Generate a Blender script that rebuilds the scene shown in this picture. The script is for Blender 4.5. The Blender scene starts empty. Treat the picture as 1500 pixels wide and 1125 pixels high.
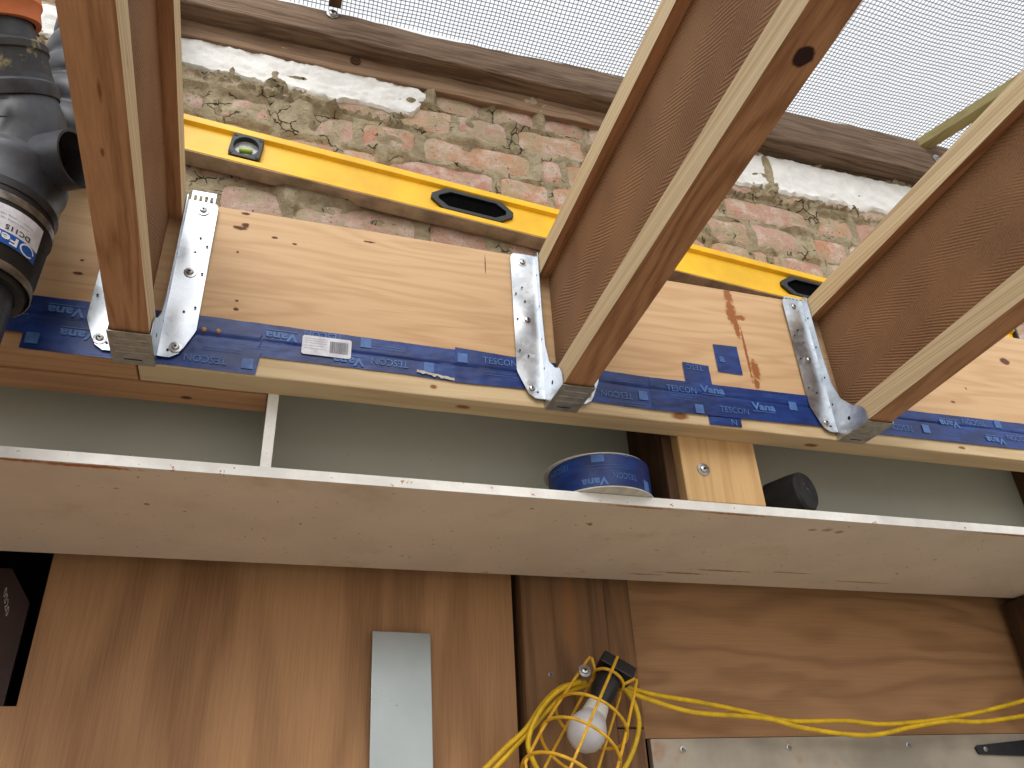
import bpy, bmesh, math, random
from mathutils import Vector, Matrix, noise, Euler
random.seed(7)
S = bpy.context.scene
COL = S.collection
R = math.radians

# ------------------------------------------------------------------ camera
cam = bpy.data.cameras.new('camera'); camo = bpy.data.objects.new('camera', cam); COL.objects.link(camo)
cam.sensor_width = 36; cam.lens = 36*1172.3/1500; cam.clip_start = .01; cam.clip_end = 3000
cr = Vector((0.95276550, -0.30015051, -0.04634192)); cu = Vector((-0.11190629, -0.48880424, 0.86518633)); cf = Vector((0.28233825, 0.81913374, 0.49930455))
camo.matrix_world = Matrix(((cr.x, cu.x, -cf.x, 0), (cr.y, cu.y, -cf.y, 0), (cr.z, cu.z, -cf.z, 0), (0, 0, 0, 1)))
S.camera = camo
# ------------------------------------------------------------------ overcast sky and soft sun
W = bpy.data.worlds.new('World'); S.world = W; W.use_nodes = True
wn = W.node_tree.nodes; wl = W.node_tree.links; wn.clear()
sk = wn.new('ShaderNodeTexSky'); sk.sky_type = 'NISHITA'; sk.sun_disc = False
SUN_EL, SUN_AZ = R(36), R(200)         # azimuth clockwise from +Y
sk.sun_elevation = SUN_EL; sk.sun_rotation = SUN_AZ; sk.air_density = 1.0; sk.dust_density = 4.0
hs = wn.new('ShaderNodeHueSaturation'); hs.inputs['Saturation'].default_value = .12
wl.new(sk.outputs[0], hs.inputs['Color'])
cl = wn.new('ShaderNodeMixRGB'); cl.inputs['Fac'].default_value = .65; cl.inputs['Color2'].default_value = (7.6, 7.75, 8.0, 1)   # even cloud deck over the sky
wl.new(hs.outputs[0], cl.inputs['Color1'])
bg = wn.new('ShaderNodeBackground'); bg.inputs['Strength'].default_value = .14
wl.new(cl.outputs[0], bg.inputs['Color'])
wo = wn.new('ShaderNodeOutputWorld'); wl.new(bg.outputs[0], wo.inputs[0])
sun = bpy.data.lights.new('sun', 'SUN'); sun.energy = 1.0; sun.angle = R(45); sun.color = (1, .97, .93)
suno = bpy.data.objects.new('sun', sun); COL.objects.link(suno)
sd = Vector((math.sin(SUN_AZ)*math.cos(SUN_EL), math.cos(SUN_AZ)*math.cos(SUN_EL), math.sin(SUN_EL)))
suno.rotation_euler = sd.to_track_quat('Z', 'Y').to_euler(); suno.location = (0, 0, 5)
S.view_settings.view_transform = 'Standard'; S.view_settings.look = 'None'; S.view_settings.gamma = 1
S.view_settings.exposure = 0.40

# ------------------------------------------------------------------ helpers
def lin(c):
    if max(c) > 1.001: c = [v/255 for v in c]
    return tuple((v/12.92 if v <= .04045 else ((v+.055)/1.055)**2.4) for v in c) + (1,)

class Mat:
    def __init__(s, name, color=(128, 128, 128), rough=.6, metal=0, spec=.4):
        s.m = bpy.data.materials.new(name); s.m.use_nodes = True; s.nt = s.m.node_tree
        s.b = s.nt.nodes['Principled BSDF']
        s.set('Base Color', lin(color)); s.set('Roughness', rough); s.set('Metallic', metal); s.set('Specular IOR Level', spec)
    def set(s, k, v):
        if isinstance(v, bpy.types.NodeSocket): s.nt.links.new(v, s.b.inputs[k])
        else: s.b.inputs[k].default_value = v
    def n(s, t, props=None, out=0, **ins):
        nd = s.nt.nodes.new('ShaderNode'+t)
        for k, v in (props or {}).items(): setattr(nd, k, v)
        for k, v in ins.items():
            key = int(k[1:]) if k[0] == 'i' and k[1:].isdigit() else k
            sk_ = nd.inputs[key]
            if isinstance(v, bpy.types.NodeSocket): s.nt.links.new(v, sk_)
            else: sk_.default_value = v
        return nd.outputs[out]
    def co(s, rnd=True):
        c = s.n('TexCoord', out=3)
        if rnd:
            r = s.n('ObjectInfo', out='Random')
            c = s.n('VectorMath', {'operation': 'MULTIPLY_ADD'}, i0=(7.3, 3.1, 5.7), i1=s.n('CombineXYZ', i0=r, i1=r, i2=r), i2=c)
        return c
    def mul(s, v, sc): return s.n('VectorMath', {'operation': 'MULTIPLY'}, i0=v, i1=sc)
    def noise(s, v, scale=5, detail=3, rough=.5, dist=0): return s.n('TexNoise', Vector=v, Scale=scale, Detail=detail, Roughness=rough, Distortion=dist)
    def math(s, op, a, b=0.0, c=0.0): return s.n('Math', {'operation': op}, i0=a, i1=b, i2=c)
    def mix(s, f, a, b, mode='MIX'):
        return s.n('MixRGB', {'blend_type': mode}, Fac=f, Color1=a if isinstance(a, bpy.types.NodeSocket) else lin(a), Color2=b if isinstance(b, bpy.types.NodeSocket) else lin(b))
    def step(s, v, lo, hi): return s.n('MapRange', {'interpolation_type': 'SMOOTHSTEP'}, i0=v, i1=lo, i2=hi, i3=0.0, i4=1.0)
    def bump(s, h, strength=.3, dist=.002):
        nd = s.nt.nodes.new('ShaderNodeBump'); nd.inputs['Strength'].default_value = strength; nd.inputs['Distance'].default_value = dist
        s.nt.links.new(h, nd.inputs['Height']); s.nt.links.new(nd.outputs[0], s.b.inputs['Normal'])
    def spots(s, col, lst, color, soft=.35, wob=.5, wscale=60):
        """marks with a shape of their own: (x,y,z, rx,ry,rz) in object space"""
        c = s.n('TexCoord', out=3); w = s.noise(c, wscale, 3)
        w = s.math('MULTIPLY', s.math('SUBTRACT', w, .5), wob*2)
        tot = None
        for (x, y, z, rx, ry, rz) in lst:
            d = s.n('VectorMath', {'operation': 'SUBTRACT'}, i0=c, i1=(x, y, z))
            d = s.mul(d, (1/rx, 1/ry, 1/rz))
            L = s.n('VectorMath', {'operation': 'LENGTH'}, out=1, i0=d)
            f = s.step(s.math('ADD', L, w), 1+soft, 1-soft)
            tot = f if tot is None else s.math('MAXIMUM', tot, f)
        return s.mix(tot, col, color)

def wood(name, light, dark, axis='X', ring=16, contrast=.7, rough=.62, bump=.25, across=11, fine=.5, spots=None, dirt=None, along=.9, spec=.25):
    m = Mat(name, light, rough, 0, spec)
    c = m.co()
    i = 'XYZ'.index(axis)
    a = [across]*3; a[i] = along
    f = [330]*3; f[i] = 9
    n1 = m.noise(m.mul(c, tuple(a)), 1, 3, .5, .35)
    rg = m.math('SINE', m.math('MULTIPLY', n1, ring*6.283))
    rg = m.math('MULTIPLY_ADD', rg, .5, .5)
    rg = m.math('POWER', rg, 1.6)
    n2 = m.noise(m.mul(c, tuple(f)), 1, 3, .6)
    n2 = m.step(n2, .3, .72)
    a2 = [2.4]*3; a2[i] = .7
    n3 = m.noise(m.mul(c, tuple(a2)), 1.3, 2)
    n3 = m.step(n3, .3, .75)
    fac = m.math('ADD', m.math('MULTIPLY', rg, .42), m.math('ADD', m.math('MULTIPLY', n2, .38*fine), m.math('MULTIPLY', n3, .34)))
    fac = m.n('Math', {'operation': 'MULTIPLY', 'use_clamp': True}, i0=fac, i1=contrast)
    col = m.mix(fac, light, dark)
    if dirt:
        d = m.step(m.noise(m.co(), 9, 5, .7), .55, .78); col = m.mix(m.math('MULTIPLY', d, .6), col, dirt)
    for sp in (spots or []): col = m.spots(col, *sp)
    m.set('Base Color', col)
    m.bump(m.math('ADD', n2, m.math('MULTIPLY', rg, .4)), bump, .0012)
    return m.m

def flatm(name, color, rough=.6, metal=0, var=.15, vs=18, spec=.4, bump=0, speck=None, rscale=None, spots=None):
    m = Mat(name, color, rough, metal, spec)
    c = m.co(); n = m.noise(c, vs, 5, .6)
    dk = tuple(v*(1-2*var) for v in color); lt = tuple(min(255, v*(1+var*.6)) for v in color)
    col = m.mix(m.step(n, .25, .75), dk, lt)
    for (sc, lo, hi, cc) in (speck or []):
        col = m.mix(m.step(m.noise(c, sc, 4, .65), lo, hi), col, cc)
    for sp in (spots or []): col = m.spots(col, *sp)
    m.set('Base Color', col)
    m.set('Roughness', m.math('MULTIPLY_ADD', m.noise(c, rscale or vs*3, 4, .6), .3, rough-.15))
    if bump: m.bump(m.noise(c, vs*6, 5, .65), bump, .002)
    return m.m

class MB:
    def __init__(s): s.v = []; s.f = []; s.mi = []; s.sm = []
    def add(s, vs, fs, mi=0, smooth=False):
        o = len(s.v); s.v += [tuple(v) for v in vs]
        for f in fs: s.f.append([i+o for i in f]); s.mi.append(mi); s.sm.append(smooth)
    def box(s, x0, x1, y0, y1, z0, z1, mi=0):
        s.add([(x, y, z) for z in (z0, z1) for y in (y0, y1) for x in (x0, x1)],
              [(0, 2, 3, 1), (4, 5, 7, 6), (0, 1, 5, 4), (2, 6, 7, 3), (0, 4, 6, 2), (1, 3, 7, 5)], mi); return s
    def prism(s, pts, fn, mi=0):
        """pts 2D outline, fn(u,v,side 0/1) -> 3D"""
        n = len(pts)
        s.add([fn(u, v, 0) for u, v in pts]+[fn(u, v, 1) for u, v in pts],
              [list(range(n))[::-1], list(range(n, 2*n))]+[(i, (i+1) % n, n+(i+1) % n, n+i) for i in range(n)], mi); return s
    def tube(s, pts, r, seg=8, mi=0, closed=False, cap=True):
        P = [Vector(p) for p in pts]; n = len(P); vs = []; fs = []
        up = None
        for i in range(n):
            a = P[(i-1) % n] if (closed or i) else P[0]; b = P[(i+1) % n] if (closed or i < n-1) else P[-1]
            t = (b-a).normalized()
            if up is None: up = t.orthogonal().normalized()
            up = (up-t*up.dot(t)).normalized(); sd_ = t.cross(up)
            rr = r[i] if isinstance(r, (list, tuple)) else r
            for k in range(seg):
                an = 2*math.pi*k/seg; vs.append(P[i]+up*(rr*math.cos(an))+sd_*(rr*math.sin(an)))
        m = n if closed else n-1
        for i in range(m):
            j = (i+1) % n
            for k in range(seg):
                fs.append((i*seg+k, i*seg+(k+1) % seg, j*seg+(k+1) % seg, j*seg+k))
        if cap and not closed: fs += [tuple(range(seg))[::-1], tuple(range((n-1)*seg, n*seg))]
        s.add(vs, fs, mi, True); return s
    def lathe(s, o, ax, prof, seg=40, mi=0, a0=0, a1=None, ref=None):
        o = Vector(o); ax = Vector(ax).normalized(); u = Vector(ref) if ref else ax.orthogonal(); u = (u-ax*u.dot(ax)).normalized(); w = ax.cross(u)
        full = a1 is None; A = 2*math.pi if full else a1-a0; ns = seg if full else seg+1
        vs = []
        for (t, r) in prof:
            for k in range(ns):
                an = a0+A*k/seg; vs.append(o+ax*t+(u*math.cos(an)+w*math.sin(an))*r)
        fs = []
        for i in range(len(prof)-1):
            for k in range(seg):
                k2 = (k+1) % ns if full else k+1
                fs.append((i*ns+k, i*ns+k2, (i+1)*ns+k2, (i+1)*ns+k))
        s.add(vs, fs, mi, True); return s
    def build(s, name, mats, parent=None, bevel=0, seg=2, autos=True):
        me = bpy.data.meshes.new(name); me.from_pydata(s.v, [], s.f); 
        for m in (mats if isinstance(mats, (list, tuple)) else [mats]): me.materials.append(m)
        me.polygons.foreach_set('material_index', s.mi)
        bm = bmesh.new(); bm.from_mesh(me)
        for f, q in zip(bm.faces, s.sm): f.smooth = q
        bmesh.ops.recalc_face_normals(bm, faces=bm.faces)
        if any(s.sm):
            for e in bm.edges:
                if len(e.link_faces) == 2 and e.calc_face_angle(0) > R(38): e.smooth = False
        bm.to_mesh(me); bm.free()
        o = bpy.data.objects.new(name, me); COL.objects.link(o)
        if bevel:
            b = o.modifiers.new('bevel', 'BEVEL'); b.width = bevel; b.segments = seg; b.limit_method = 'ANGLE'; b.angle_limit = R(40)
        if parent: attach(o, parent)
        return o
def attach(o, p):
    o.parent = p; o.matrix_parent_inverse = Matrix.Translation(p.location).inverted() if p.parent is None and not p.get('_rot') else Matrix.Identity(4)
def tag(o, label, cat, group=None):
    o['label'] = label; o['category'] = cat
    if group: o['group'] = group
    return o
def thing(name, label, cat, loc=(0, 0, 0), group=None, rot=None):
    o = bpy.data.objects.new(name, None); COL.objects.link(o); o.location = loc; o.empty_display_size = .05
    if rot: o.rotation_euler = rot; o['_rot'] = 1
    return tag(o, label, cat, group)
def struct(o): o['kind'] = 'structure'; return o
def cbox(name, x0, x1, y0, y1, z0, z1, m, parent=None, bevel=.0015): return MB().box(x0, x1, y0, y1, z0, z1).build(name, m, parent, bevel)
def nz(x, y=0, z=0, sc=1): return noise.noise(Vector((x*sc, y*sc, z*sc)))

_tc = {}
def textgeo(t, bold=0):
    k = (t, bold)
    if k not in _tc:
        c = bpy.data.curves.new('t', 'FONT'); c.body = t; c.size = 1; c.offset = bold; c.align_x = 'CENTER'; c.align_y = 'CENTER'; c.resolution_u = 2
        o = bpy.data.objects.new('t', c); COL.objects.link(o)
        dg = bpy.context.evaluated_depsgraph_get(); me = o.evaluated_get(dg).to_mesh()
        vs = [(v.co.x, v.co.y) for v in me.vertices]; fs = [tuple(p.vertices) for p in me.polygons]
        o.evaluated_get(dg).to_mesh_clear(); bpy.data.objects.remove(o); bpy.data.curves.remove(c)
        x0 = min(v[0] for v in vs); x1 = max(v[0] for v in vs); y0 = min(v[1] for v in vs); y1 = max(v[1] for v in vs)
        vs = [((x-(x0+x1)/2)/(x1-x0), (y-(y0+y1)/2)/(y1-y0)) for x, y in vs]
        _tc[k] = (vs, fs)
    return _tc[k]
def put_text(mb, t, fn, w, h, rot=0, bold=0, mi=0):
    """fn(u,v)->3D; text filling w x h centred at 0,0, turned half round when rot"""
    vs, fs = textgeo(t, bold); q = -1 if rot else 1
    mb.add([fn(x*w*q, y*h*q) for x, y in vs], fs, mi)

# ------------------------------------------------------------------ materials
YL = 1.1                                   # front face of the rim board
LSP = [
 ([(-.079, YL, .9435, .007, .1, .003), (-.084, YL, .911, .011, .1, .004), (-.076, YL, .918, .006, .1, .005), (-.028, YL, .902, .005, .1, .0025), (-.071, YL, .748, .004, .1, .003), (-.082, YL, .86, .002, .1, .002), (-.072, YL, .764, .0025, .1, .002), (.13, YL, .925, .009, .1, .002),
   (.005, YL, .895, .004, .1, .002), (.34, YL, .915, .001, .1, .02), (-.30, YL, .775, .007, .1, .003), (-.30, YL, .80, .003, .1, .002)], (92, 52, 26), .3, .6, 120),
 ([(.847, YL, .935, .009, .1, .02), (.846, YL, .895, .011, .1, .03), (.851, YL, .862, .006, .1, .03), (.864, YL, .885, .012, .1, .006), (.86, YL, .80, .003, .1, .06), (.872, YL, .765, .009, .1, .022), (.868, YL, .735, .006, .1, .012)], (150, 92, 50), .3, .7, 150),
 ([(1.5355, YL, .8777, .013, .1, .0085)], (96, 62, 40), .25, .4, 60), ([(1.34, YL, .752, .006, .1, .003), (1.39, YL, .79, .002, .1, .003)], (120, 80, 48), .3, .5, 90)]
M = {}
M['rim'] = wood('rim_board_softwood', (210, 176, 136), (180, 138, 96), 'X', 13, .8, .6, .12, 10, .6, LSP)
M['plate'] = wood('treated_softwood', (214, 192, 154), (178, 148, 108), 'X', 7, .8, .65, .2, 16, .5,
   [([(.245, 1.1, .648, .006, .05, .004), (.69, 1.1, .645, .016, .06, .007), (1.32, 1.1, .645, .008, .05, .003), (1.62, 1.12, .63, .03, .03, .02), (.30, 1.125, .631, .012, .006, .01), (.98, 1.13, .631, .014, .006, .01)], (136, 88, 48), .4, .5, 70)])
M['packer'] = wood('planed_red_softwood', (192, 148, 108), (152, 108, 72), 'X', 6, .85, .6, .15, 20, .4, [([(-.13, 1.19, .631, .008, .005, .01)], (90, 50, 30), .3, .4, 60)])
M['flange_face'] = wood('veneer_lumber_face', (194, 146, 106), (132, 90, 58), 'Y', 11, 1.0, .55, .12, 10, .8,
   [([(.467, .408, .675, .011, .012, .1)], (46, 20, 18), .15, .35, 90), ([(-.2, .70, .65, .002, .006, .1), (-.195, .62, .65, .002, .012, .1)], (136, 84, 54), .5, .5, 60)])
def lvl_side():
    m = Mat('veneer_lumber_edge', (214, 186, 146), .65, 0, .2)
    c = m.co()
    l = m.noise(m.mul(c, (40, 1.0, 330)), 1, 4, .65)
    l2 = m.noise(m.mul(c, (1, .7, 75)), 1, 2)
    col = m.mix(m.step(l, .3, .7), (194, 168, 128), (228, 210, 174))
    col = m.mix(m.math('MULTIPLY', m.step(l2, .55, .7), .4), col, (166, 146, 116))
    p = m.noise(m.mul(c, (5, 14, 400)), 1, 2); col = m.mix(m.step(p, .73, .78), col, (70, 46, 30))
    m.set('Base Color', col); m.bump(l, .3, .001); return m.m
M['flange_side'] = lvl_side()
def hardboard():
    m = Mat('pressed_hardboard', (150, 100, 64), .7, 0, .2)
    c = m.n('TexCoord', out=3); xyz = m.nt.nodes.new('ShaderNodeSeparateXYZ'); m.nt.links.new(c, xyz.inputs[0])
    y, z = xyz.outputs[1], xyz.outputs[2]
    zz = m.math('ADD', z, m.math('MULTIPLY', m.noise(m.mul(c, (1, 6, 6)), 1, 2), .02))
    pp = m.math('PINGPONG', m.math('ADD', zz, m.math('MULTIPLY', y, .06)), .05)
    ph = m.math('MULTIPLY', m.math('ADD', m.math('MULTIPLY', y, .62), pp), 6.283/.0060)
    w = m.math('SINE', ph)
    fade = m.step(m.noise(c, 7, 3), .25, .6)
    w = m.math('MULTIPLY', w, m.math('MULTIPLY_ADD', fade, .85, .15))
    g = m.noise(c, 420, 3, .7); big = m.noise(c, 8, 4)
    col = m.mix(m.step(big, .25, .75), (124, 90, 64), (152, 114, 82))
    col = m.mix(m.math('MULTIPLY_ADD', w, .22, .22), col, (80, 54, 37))
    col = m.mix(m.math('MULTIPLY', m.step(g, .3, .75), .42), col, (172, 134, 98))
    m.set('Base Color', col); m.bump(m.math('ADD', w, m.math('MULTIPLY', g, .5)), .35, .0012); return m.m
M['web'] = hardboard()
def galv():
    m = Mat('galvanised_steel', (204, 208, 212), .4, 1.0, .5)
    c = m.co(); v = m.n('TexVoronoi', out=1, Vector=c, Scale=110); n = m.noise(c, 30, 4)
    sx = m.nt.nodes.new('ShaderNodeSeparateColor'); m.nt.links.new(v, sx.inputs[0])
    f = m.math('MULTIPLY_ADD', sx.outputs[0], .25, m.math('MULTIPLY', n, .75))
    m.set('Base Color', m.mix(m.step(f, .2, .8), (168, 173, 179), (200, 205, 210)))
    m.set('Roughness', m.math('MULTIPLY_ADD', f, .2, .27)); m.bump(m.noise(c, 18, 2), .05, .004); return m.m
M['galv'] = galv()
M['galv_dull'] = flatm('dull_zinc', (176, 172, 162), .5, .7, .08, 60, .4)
M['dark'] = flatm('painted_dark_hole', (12, 12, 13), .7)  # near-black paint for the dark inside holes, slots and screw recesses
M['screw'] = flatm('zinc_screw', (196, 196, 196), .3, .95, .12, 90)
def tapem():
    m = Mat('blue_membrane_tape', (22, 48, 118), .42, 0, .45)
    c = m.co(); n = m.noise(m.mul(c, (14, 14, 40)), 1, 4, .6)
    m.set('Base Color', m.mix(m.step(n, .3, .75), (13, 36, 90), (25, 60, 132)))
    m.bump(m.noise(m.mul(c, (30, 30, 60)), 1, 5, .6), .35, .002); return m.m
M['tape'] = tapem()
M['print'] = flatm('tape_print', (78, 116, 178), .5, 0, .1, 40)
M['label'] = flatm('paper_label', (214, 214, 222), .55, 0, .06, 60)
M['ink'] = flatm('black_ink', (30, 30, 34), .6)
SP_CREAM = [([(.88, 1.50, .49, .05, .004, .1), (.96, 1.47, .49, .06, .004, .1), (.80, 1.52, .49, .04, .003, .1), (1.13, 1.46, .49, .05, .003, .1), (1.35, 1.50, .49, .06, .003, .1)], (158, 118, 86), .5, .9, 55),
 ([(1.03, 1.20, .49, .010, .008, .1), (1.06, 1.205, .49, .009, .007, .1), (1.0, 1.205, .49, .008, .006, .1)], (168, 138, 106), .5, .7, 60),
 ([(-.33, 1.157, .49, .05, .004, .1), (-.24, 1.16, .49, .06, .005, .1), (-.42, 1.156, .49, .05, .004, .1), (.62, 1.158, .49, .05, .003, .1), (.80, 1.158, .49, .06, .003, .1), (1.45, 1.158, .49, .08, .003, .1)], (176, 112, 66), .5, .9, 90)]
M['cream'] = flatm('cream_painted_steel', (220, 206, 188), .55, 0, .02, 6, .35, .08,
   [(22, .70, .76, (164, 138, 108)), (85, .66, .72, (128, 92, 64)), (38, .68, .72, (150, 112, 80)), (11, .66, .84, (184, 162, 132)), (5, .56, .8, (196, 178, 152))], spots=SP_CREAM)
M['white_edge'] = flatm('white_painted_edge', (240, 238, 232), .5, 0, .04, 20, .4, .1, [(45, .65, .70, (186, 118, 70)), (80, .68, .73, (120, 92, 66))])
M['web_paint'] = flatm('grey_green_painted_steel', (192, 194, 182), .55, 0, .02, 4, .35, .08, [(130, .72, .76, (86, 82, 70)), (40, .74, .8, (122, 120, 102))])
M['ply'] = wood('plywood_wall_face', (186, 142, 100), (126, 88, 56), 'Z', 8, .9, .55, .1, 3.2, .7, along=.6)
M['ply_side'] = wood('plywood_cross_face', (180, 138, 98), (128, 92, 60), 'X', 8, .9, .55, .1, 5, .5, along=1.3)
M['post'] = wood('weathered_post', (142, 106, 74), (82, 58, 38), 'Z', 5, 1.0, .7, .25, 16, .6, spots=[([(.655, 1.60, .43, .014, .1, .09)], (152, 106, 70), .7, .4, 30)])
M['stud'] = wood('pale_stud', (222, 186, 134), (186, 142, 92), 'Z', 9, .8, .62, .15, 18, .4)
M['dark_shaded_timber'] = wood('dark_shaded_timber', (92, 66, 44), (48, 34, 24), 'Z', 5, 1, .8, .3, 16)  # brown darkened to paint shade on recess studs and right post; also rusty screw
M['rail'] = wood('weathered_rail', (150, 128, 108), (86, 68, 56), 'X', 7, 1.0, .85, .7, 24, .9, dirt=(92, 72, 60), along=1.6)
M['plank'] = wood('old_plank', (160, 132, 106), (108, 86, 68), 'X', 6, 1.0, .85, .6, 20, .9, dirt=(150, 104, 72), along=2)
M['batten'] = wood('treated_batten', (176, 166, 118), (138, 124, 80), 'Y', 6, .8, .7, .2, 18)
M['batten_dark'] = wood('dark_batten', (110, 88, 66), (70, 54, 40), 'Y', 6, .9, .8, .3, 18)
M['foam'] = flatm('rough_white_plaster', (240, 240, 236), .85, 0, .03, 20, .2, 1.0, [(36, .73, .78, (140, 132, 108)), (14, .70, .8, (206, 204, 190))])
def mortarm():
    m = Mat('lime_mortar', (158, 146, 116), .95, 0, .1); c = m.co(False)
    n = m.noise(c, 16, 6, .7); col = m.mix(m.step(n, .3, .72), (156, 142, 114), (204, 190, 160))
    n2 = m.noise(c, 60, 4, .7); col = m.mix(m.step(n2, .62, .74), col, (108, 96, 74))
    n3 = m.noise(c, 7, 4); col = m.mix(m.math('MULTIPLY', m.step(n3, .58, .75), .5), col, (196, 184, 156))
    m.set('Base Color', col); ck = m.n('TexVoronoi', {'feature': 'DISTANCE_TO_EDGE'}, Vector=m.n('VectorMath', {'operation': 'ADD'}, i0=c, i1=m.mul(m.n('TexNoise', out=1, Vector=c, Scale=30.0, Detail=4.0), (.03, .03, .03))), Scale=30.0)
    ckf = m.math('MULTIPLY', m.step(ck, .045, .0), m.step(m.noise(c, 24, 3), .5, .6)); col = m.mix(ckf, col, (66, 56, 42)); m.set('Base Color', col)
    m.bump(m.math('SUBTRACT', m.math('ADD', m.noise(c, 150, 7, .75), m.math('MULTIPLY', m.noise(c, 45, 5, .7), 1.6)), m.math('MULTIPLY', ckf, 1.2)), 1.0, .007); return m.m
M['mortar'] = mortarm()
def brickm():
    m = Mat('old_red_brick', (186, 120, 96), .92, 0, .1); c = m.co()
    r = m.n('ObjectInfo', out='Random')
    rp = m.nt.nodes.new('ShaderNodeValToRGB'); e = rp.color_ramp.elements; m.nt.links.new(r, rp.inputs[0])
    e[0].color = lin((202, 158, 138)); e[1].color = lin((196, 154, 140))
    for p, cc in ((.2, (206, 172, 156)), (.4, (202, 146, 116)), (.6, (212, 180, 148)), (.8, (198, 148, 134))):
        q = e.new(p); q.color = lin(cc)
    n = m.noise(c, 22, 5, .65); col = m.mix(m.step(n, .42, .68), rp.outputs[0], (220, 200, 186))
    n2 = m.noise(c, 12, 4, .6); col = m.mix(m.math('MULTIPLY', m.step(n2, .56, .76), .5), col, (190, 128, 100))
    n4 = m.noise(c, 17, 6, .7); col = m.mix(m.math('MULTIPLY', m.step(n4, .45, .62), .85), col, (184, 170, 138))
    n3 = m.noise(c, 150, 3, .7); col = m.mix(m.step(n3, .61, .7), col, (120, 92, 76))
    m.set('Base Color', col); m.bump(m.math('ADD', m.noise(c, 200, 6, .75), m.math('MULTIPLY', m.noise(c, 60, 5, .7), 1.3)), 1.0, .005); return m.m
M['brick'] = brickm()
M['yellow'] = flatm('yellow_lacquer', (244, 190, 22), .34, 0, .05, 10, .5, .02, [(60, .78, .82, (150, 110, 40))])
M['level_base'] = flatm('bare_aluminium_base', (196, 176, 152), .5, .2, .12, 20)
M['black_plastic'] = flatm('black_plastic', (30, 31, 35), .45, 0, .15, 40, .5)
M['pocket'] = flatm('black_recess', (6, 6, 7), .9, 0, .1, 18, .05)
M['vial'] = flatm('vial_fluid', (150, 176, 70), .15, 0, .1, 60, .6)
M['clear'] = flatm('vial_lens', (176, 178, 178), .12, 0, .2, 70, .6)
M['pipe'] = flatm('black_pvc_pipe', (62, 64, 70), .40, 0, .22, 14, .5, .06, [(26, .66, .78, (84, 84, 86))])
M['rubber'] = flatm('black_rubber', (34, 33, 33), .55, 0, .15, 26, .4, .1, [(40, .68, .76, (74, 70, 64))])
M['dirty_pipe'] = flatm('mud_splashed_pvc', (54, 54, 54), .6, 0, .2, 14, .4, .2, [(30, .55, .66, (132, 120, 86))])
M['orange'] = flatm('orange_pvc', (214, 122, 72), .5, 0, .08, 14, .4, .04)
M['clamp'] = flatm('steel_clamp_band', (148, 140, 130), .4, .8, .2, 40)
M['blue_ink'] = flatm('blue_ink', (28, 84, 170), .5, 0, .05, 40)
M['white'] = flatm('white_print', (225, 228, 232), .5, 0, .05, 40)
M['wire'] = flatm('dark_mesh_wire', (62, 62, 64), .6, .3, .1, 40)
M['cable'] = flatm('yellow_cable', (226, 184, 24), .45, 0, .08, 30, .45)
M['cage'] = flatm('yellow_cage_wire', (224, 172, 40), .45, 0, .08, 60, .45)
M['bulb'] = flatm('frosted_bulb', (200, 200, 204), .35, 0, .03, 20, .5)
M['bulb_neck'] = flatm('white_bulb_neck', (226, 226, 216), .4, 0, .03, 20, .5)
M['strip'] = flatm('scratched_steel_strip', (164, 170, 168), .3, .9, .04, 3, .5, .04, [(50, .70, .76, (96, 98, 94))])
M['sheet'] = flatm('weathered_sheet', (176, 166, 150), .6, .1, .08, 5, .4, .05, [(5, .58, .72, (166, 132, 104))])
M['mallet'] = flatm('scuffed_rubber', (38, 37, 37), .7, 0, .2, 30, .3, .4, [(28, .66, .72, (96, 92, 88))])
M['handle'] = wood('mallet_handle', (150, 110, 70), (100, 70, 42), 'X', 5)
M['roll_paper'] = flatm('tape_core_paper', (206, 202, 190), .7, 0, .05, 60)
M['red_board'] = flatm('dark_red_board', (70, 42, 34), .6, 0, .15, 10)
M['chalk'] = flatm('chalk', (214, 206, 198), .9)
M['cavity_shade'] = flatm('painted_cavity_shade', (24, 20, 18), .9)  # near-black paint standing for shade inside the opening and post gaps
M['green'] = flatm('green_plastic', (30, 70, 48), .35, 0, .1, 30)
M['room_wall'] = flatm('bare_plaster_wall', (150, 138, 122), .9, 0, .08, 2, .2)
M['ground'] = flatm('concrete_ground', (186, 178, 166), .9, 0, .12, 1.5, .2, .3)

# ------------------------------------------------------------------ ground
struct(MB().box(-400, 400, -400, 400, -1.95, -1.75).build('ground', M['ground']))

# unseen side walls of the room, added to darken the lower wall
for nm, b_ in (('wall_left', (-2.75, -2.65, -2.64, 1.57, -1.748, .585)), ('wall_right', (3.45, 3.55, -2.64, 1.57, -1.748, .585))):
    struct(MB().box(*b_).build(nm, M['room_wall']))

# ------------------------------------------------------------------ steel beam
bt = thing('steel_beam', 'cream painted steel beam with wide bottom plate running across the picture', 'beam', (0, 1.15, .49))
FB, FT = .4907, .5064
MB().box(-2.2, 3.2, 1.152, 1.566, FB, FT).build('bottom_plate', M['cream'], bt)
MB().box(-2.2, 3.2, 1.15, 1.1518, FB-.0004, FT+.0004).build('plate_edge', M['white_edge'], bt)
MB().box(-2.2, 3.2, 1.306, 1.316, FT, .72).build('web', M['web_paint'], bt)
MB().box(-2.2, 3.2, 1.17, 1.76, .721, .735).build('top_flange', M['web_paint'], bt)  # widened backwards, unseen, to block sky light leaking behind the wall
MB().box(-.008, .0085, 1.1512, 1.306, FT+.0005, .7205).build('stiffener', M['white_edge'], bt, .001)

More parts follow.
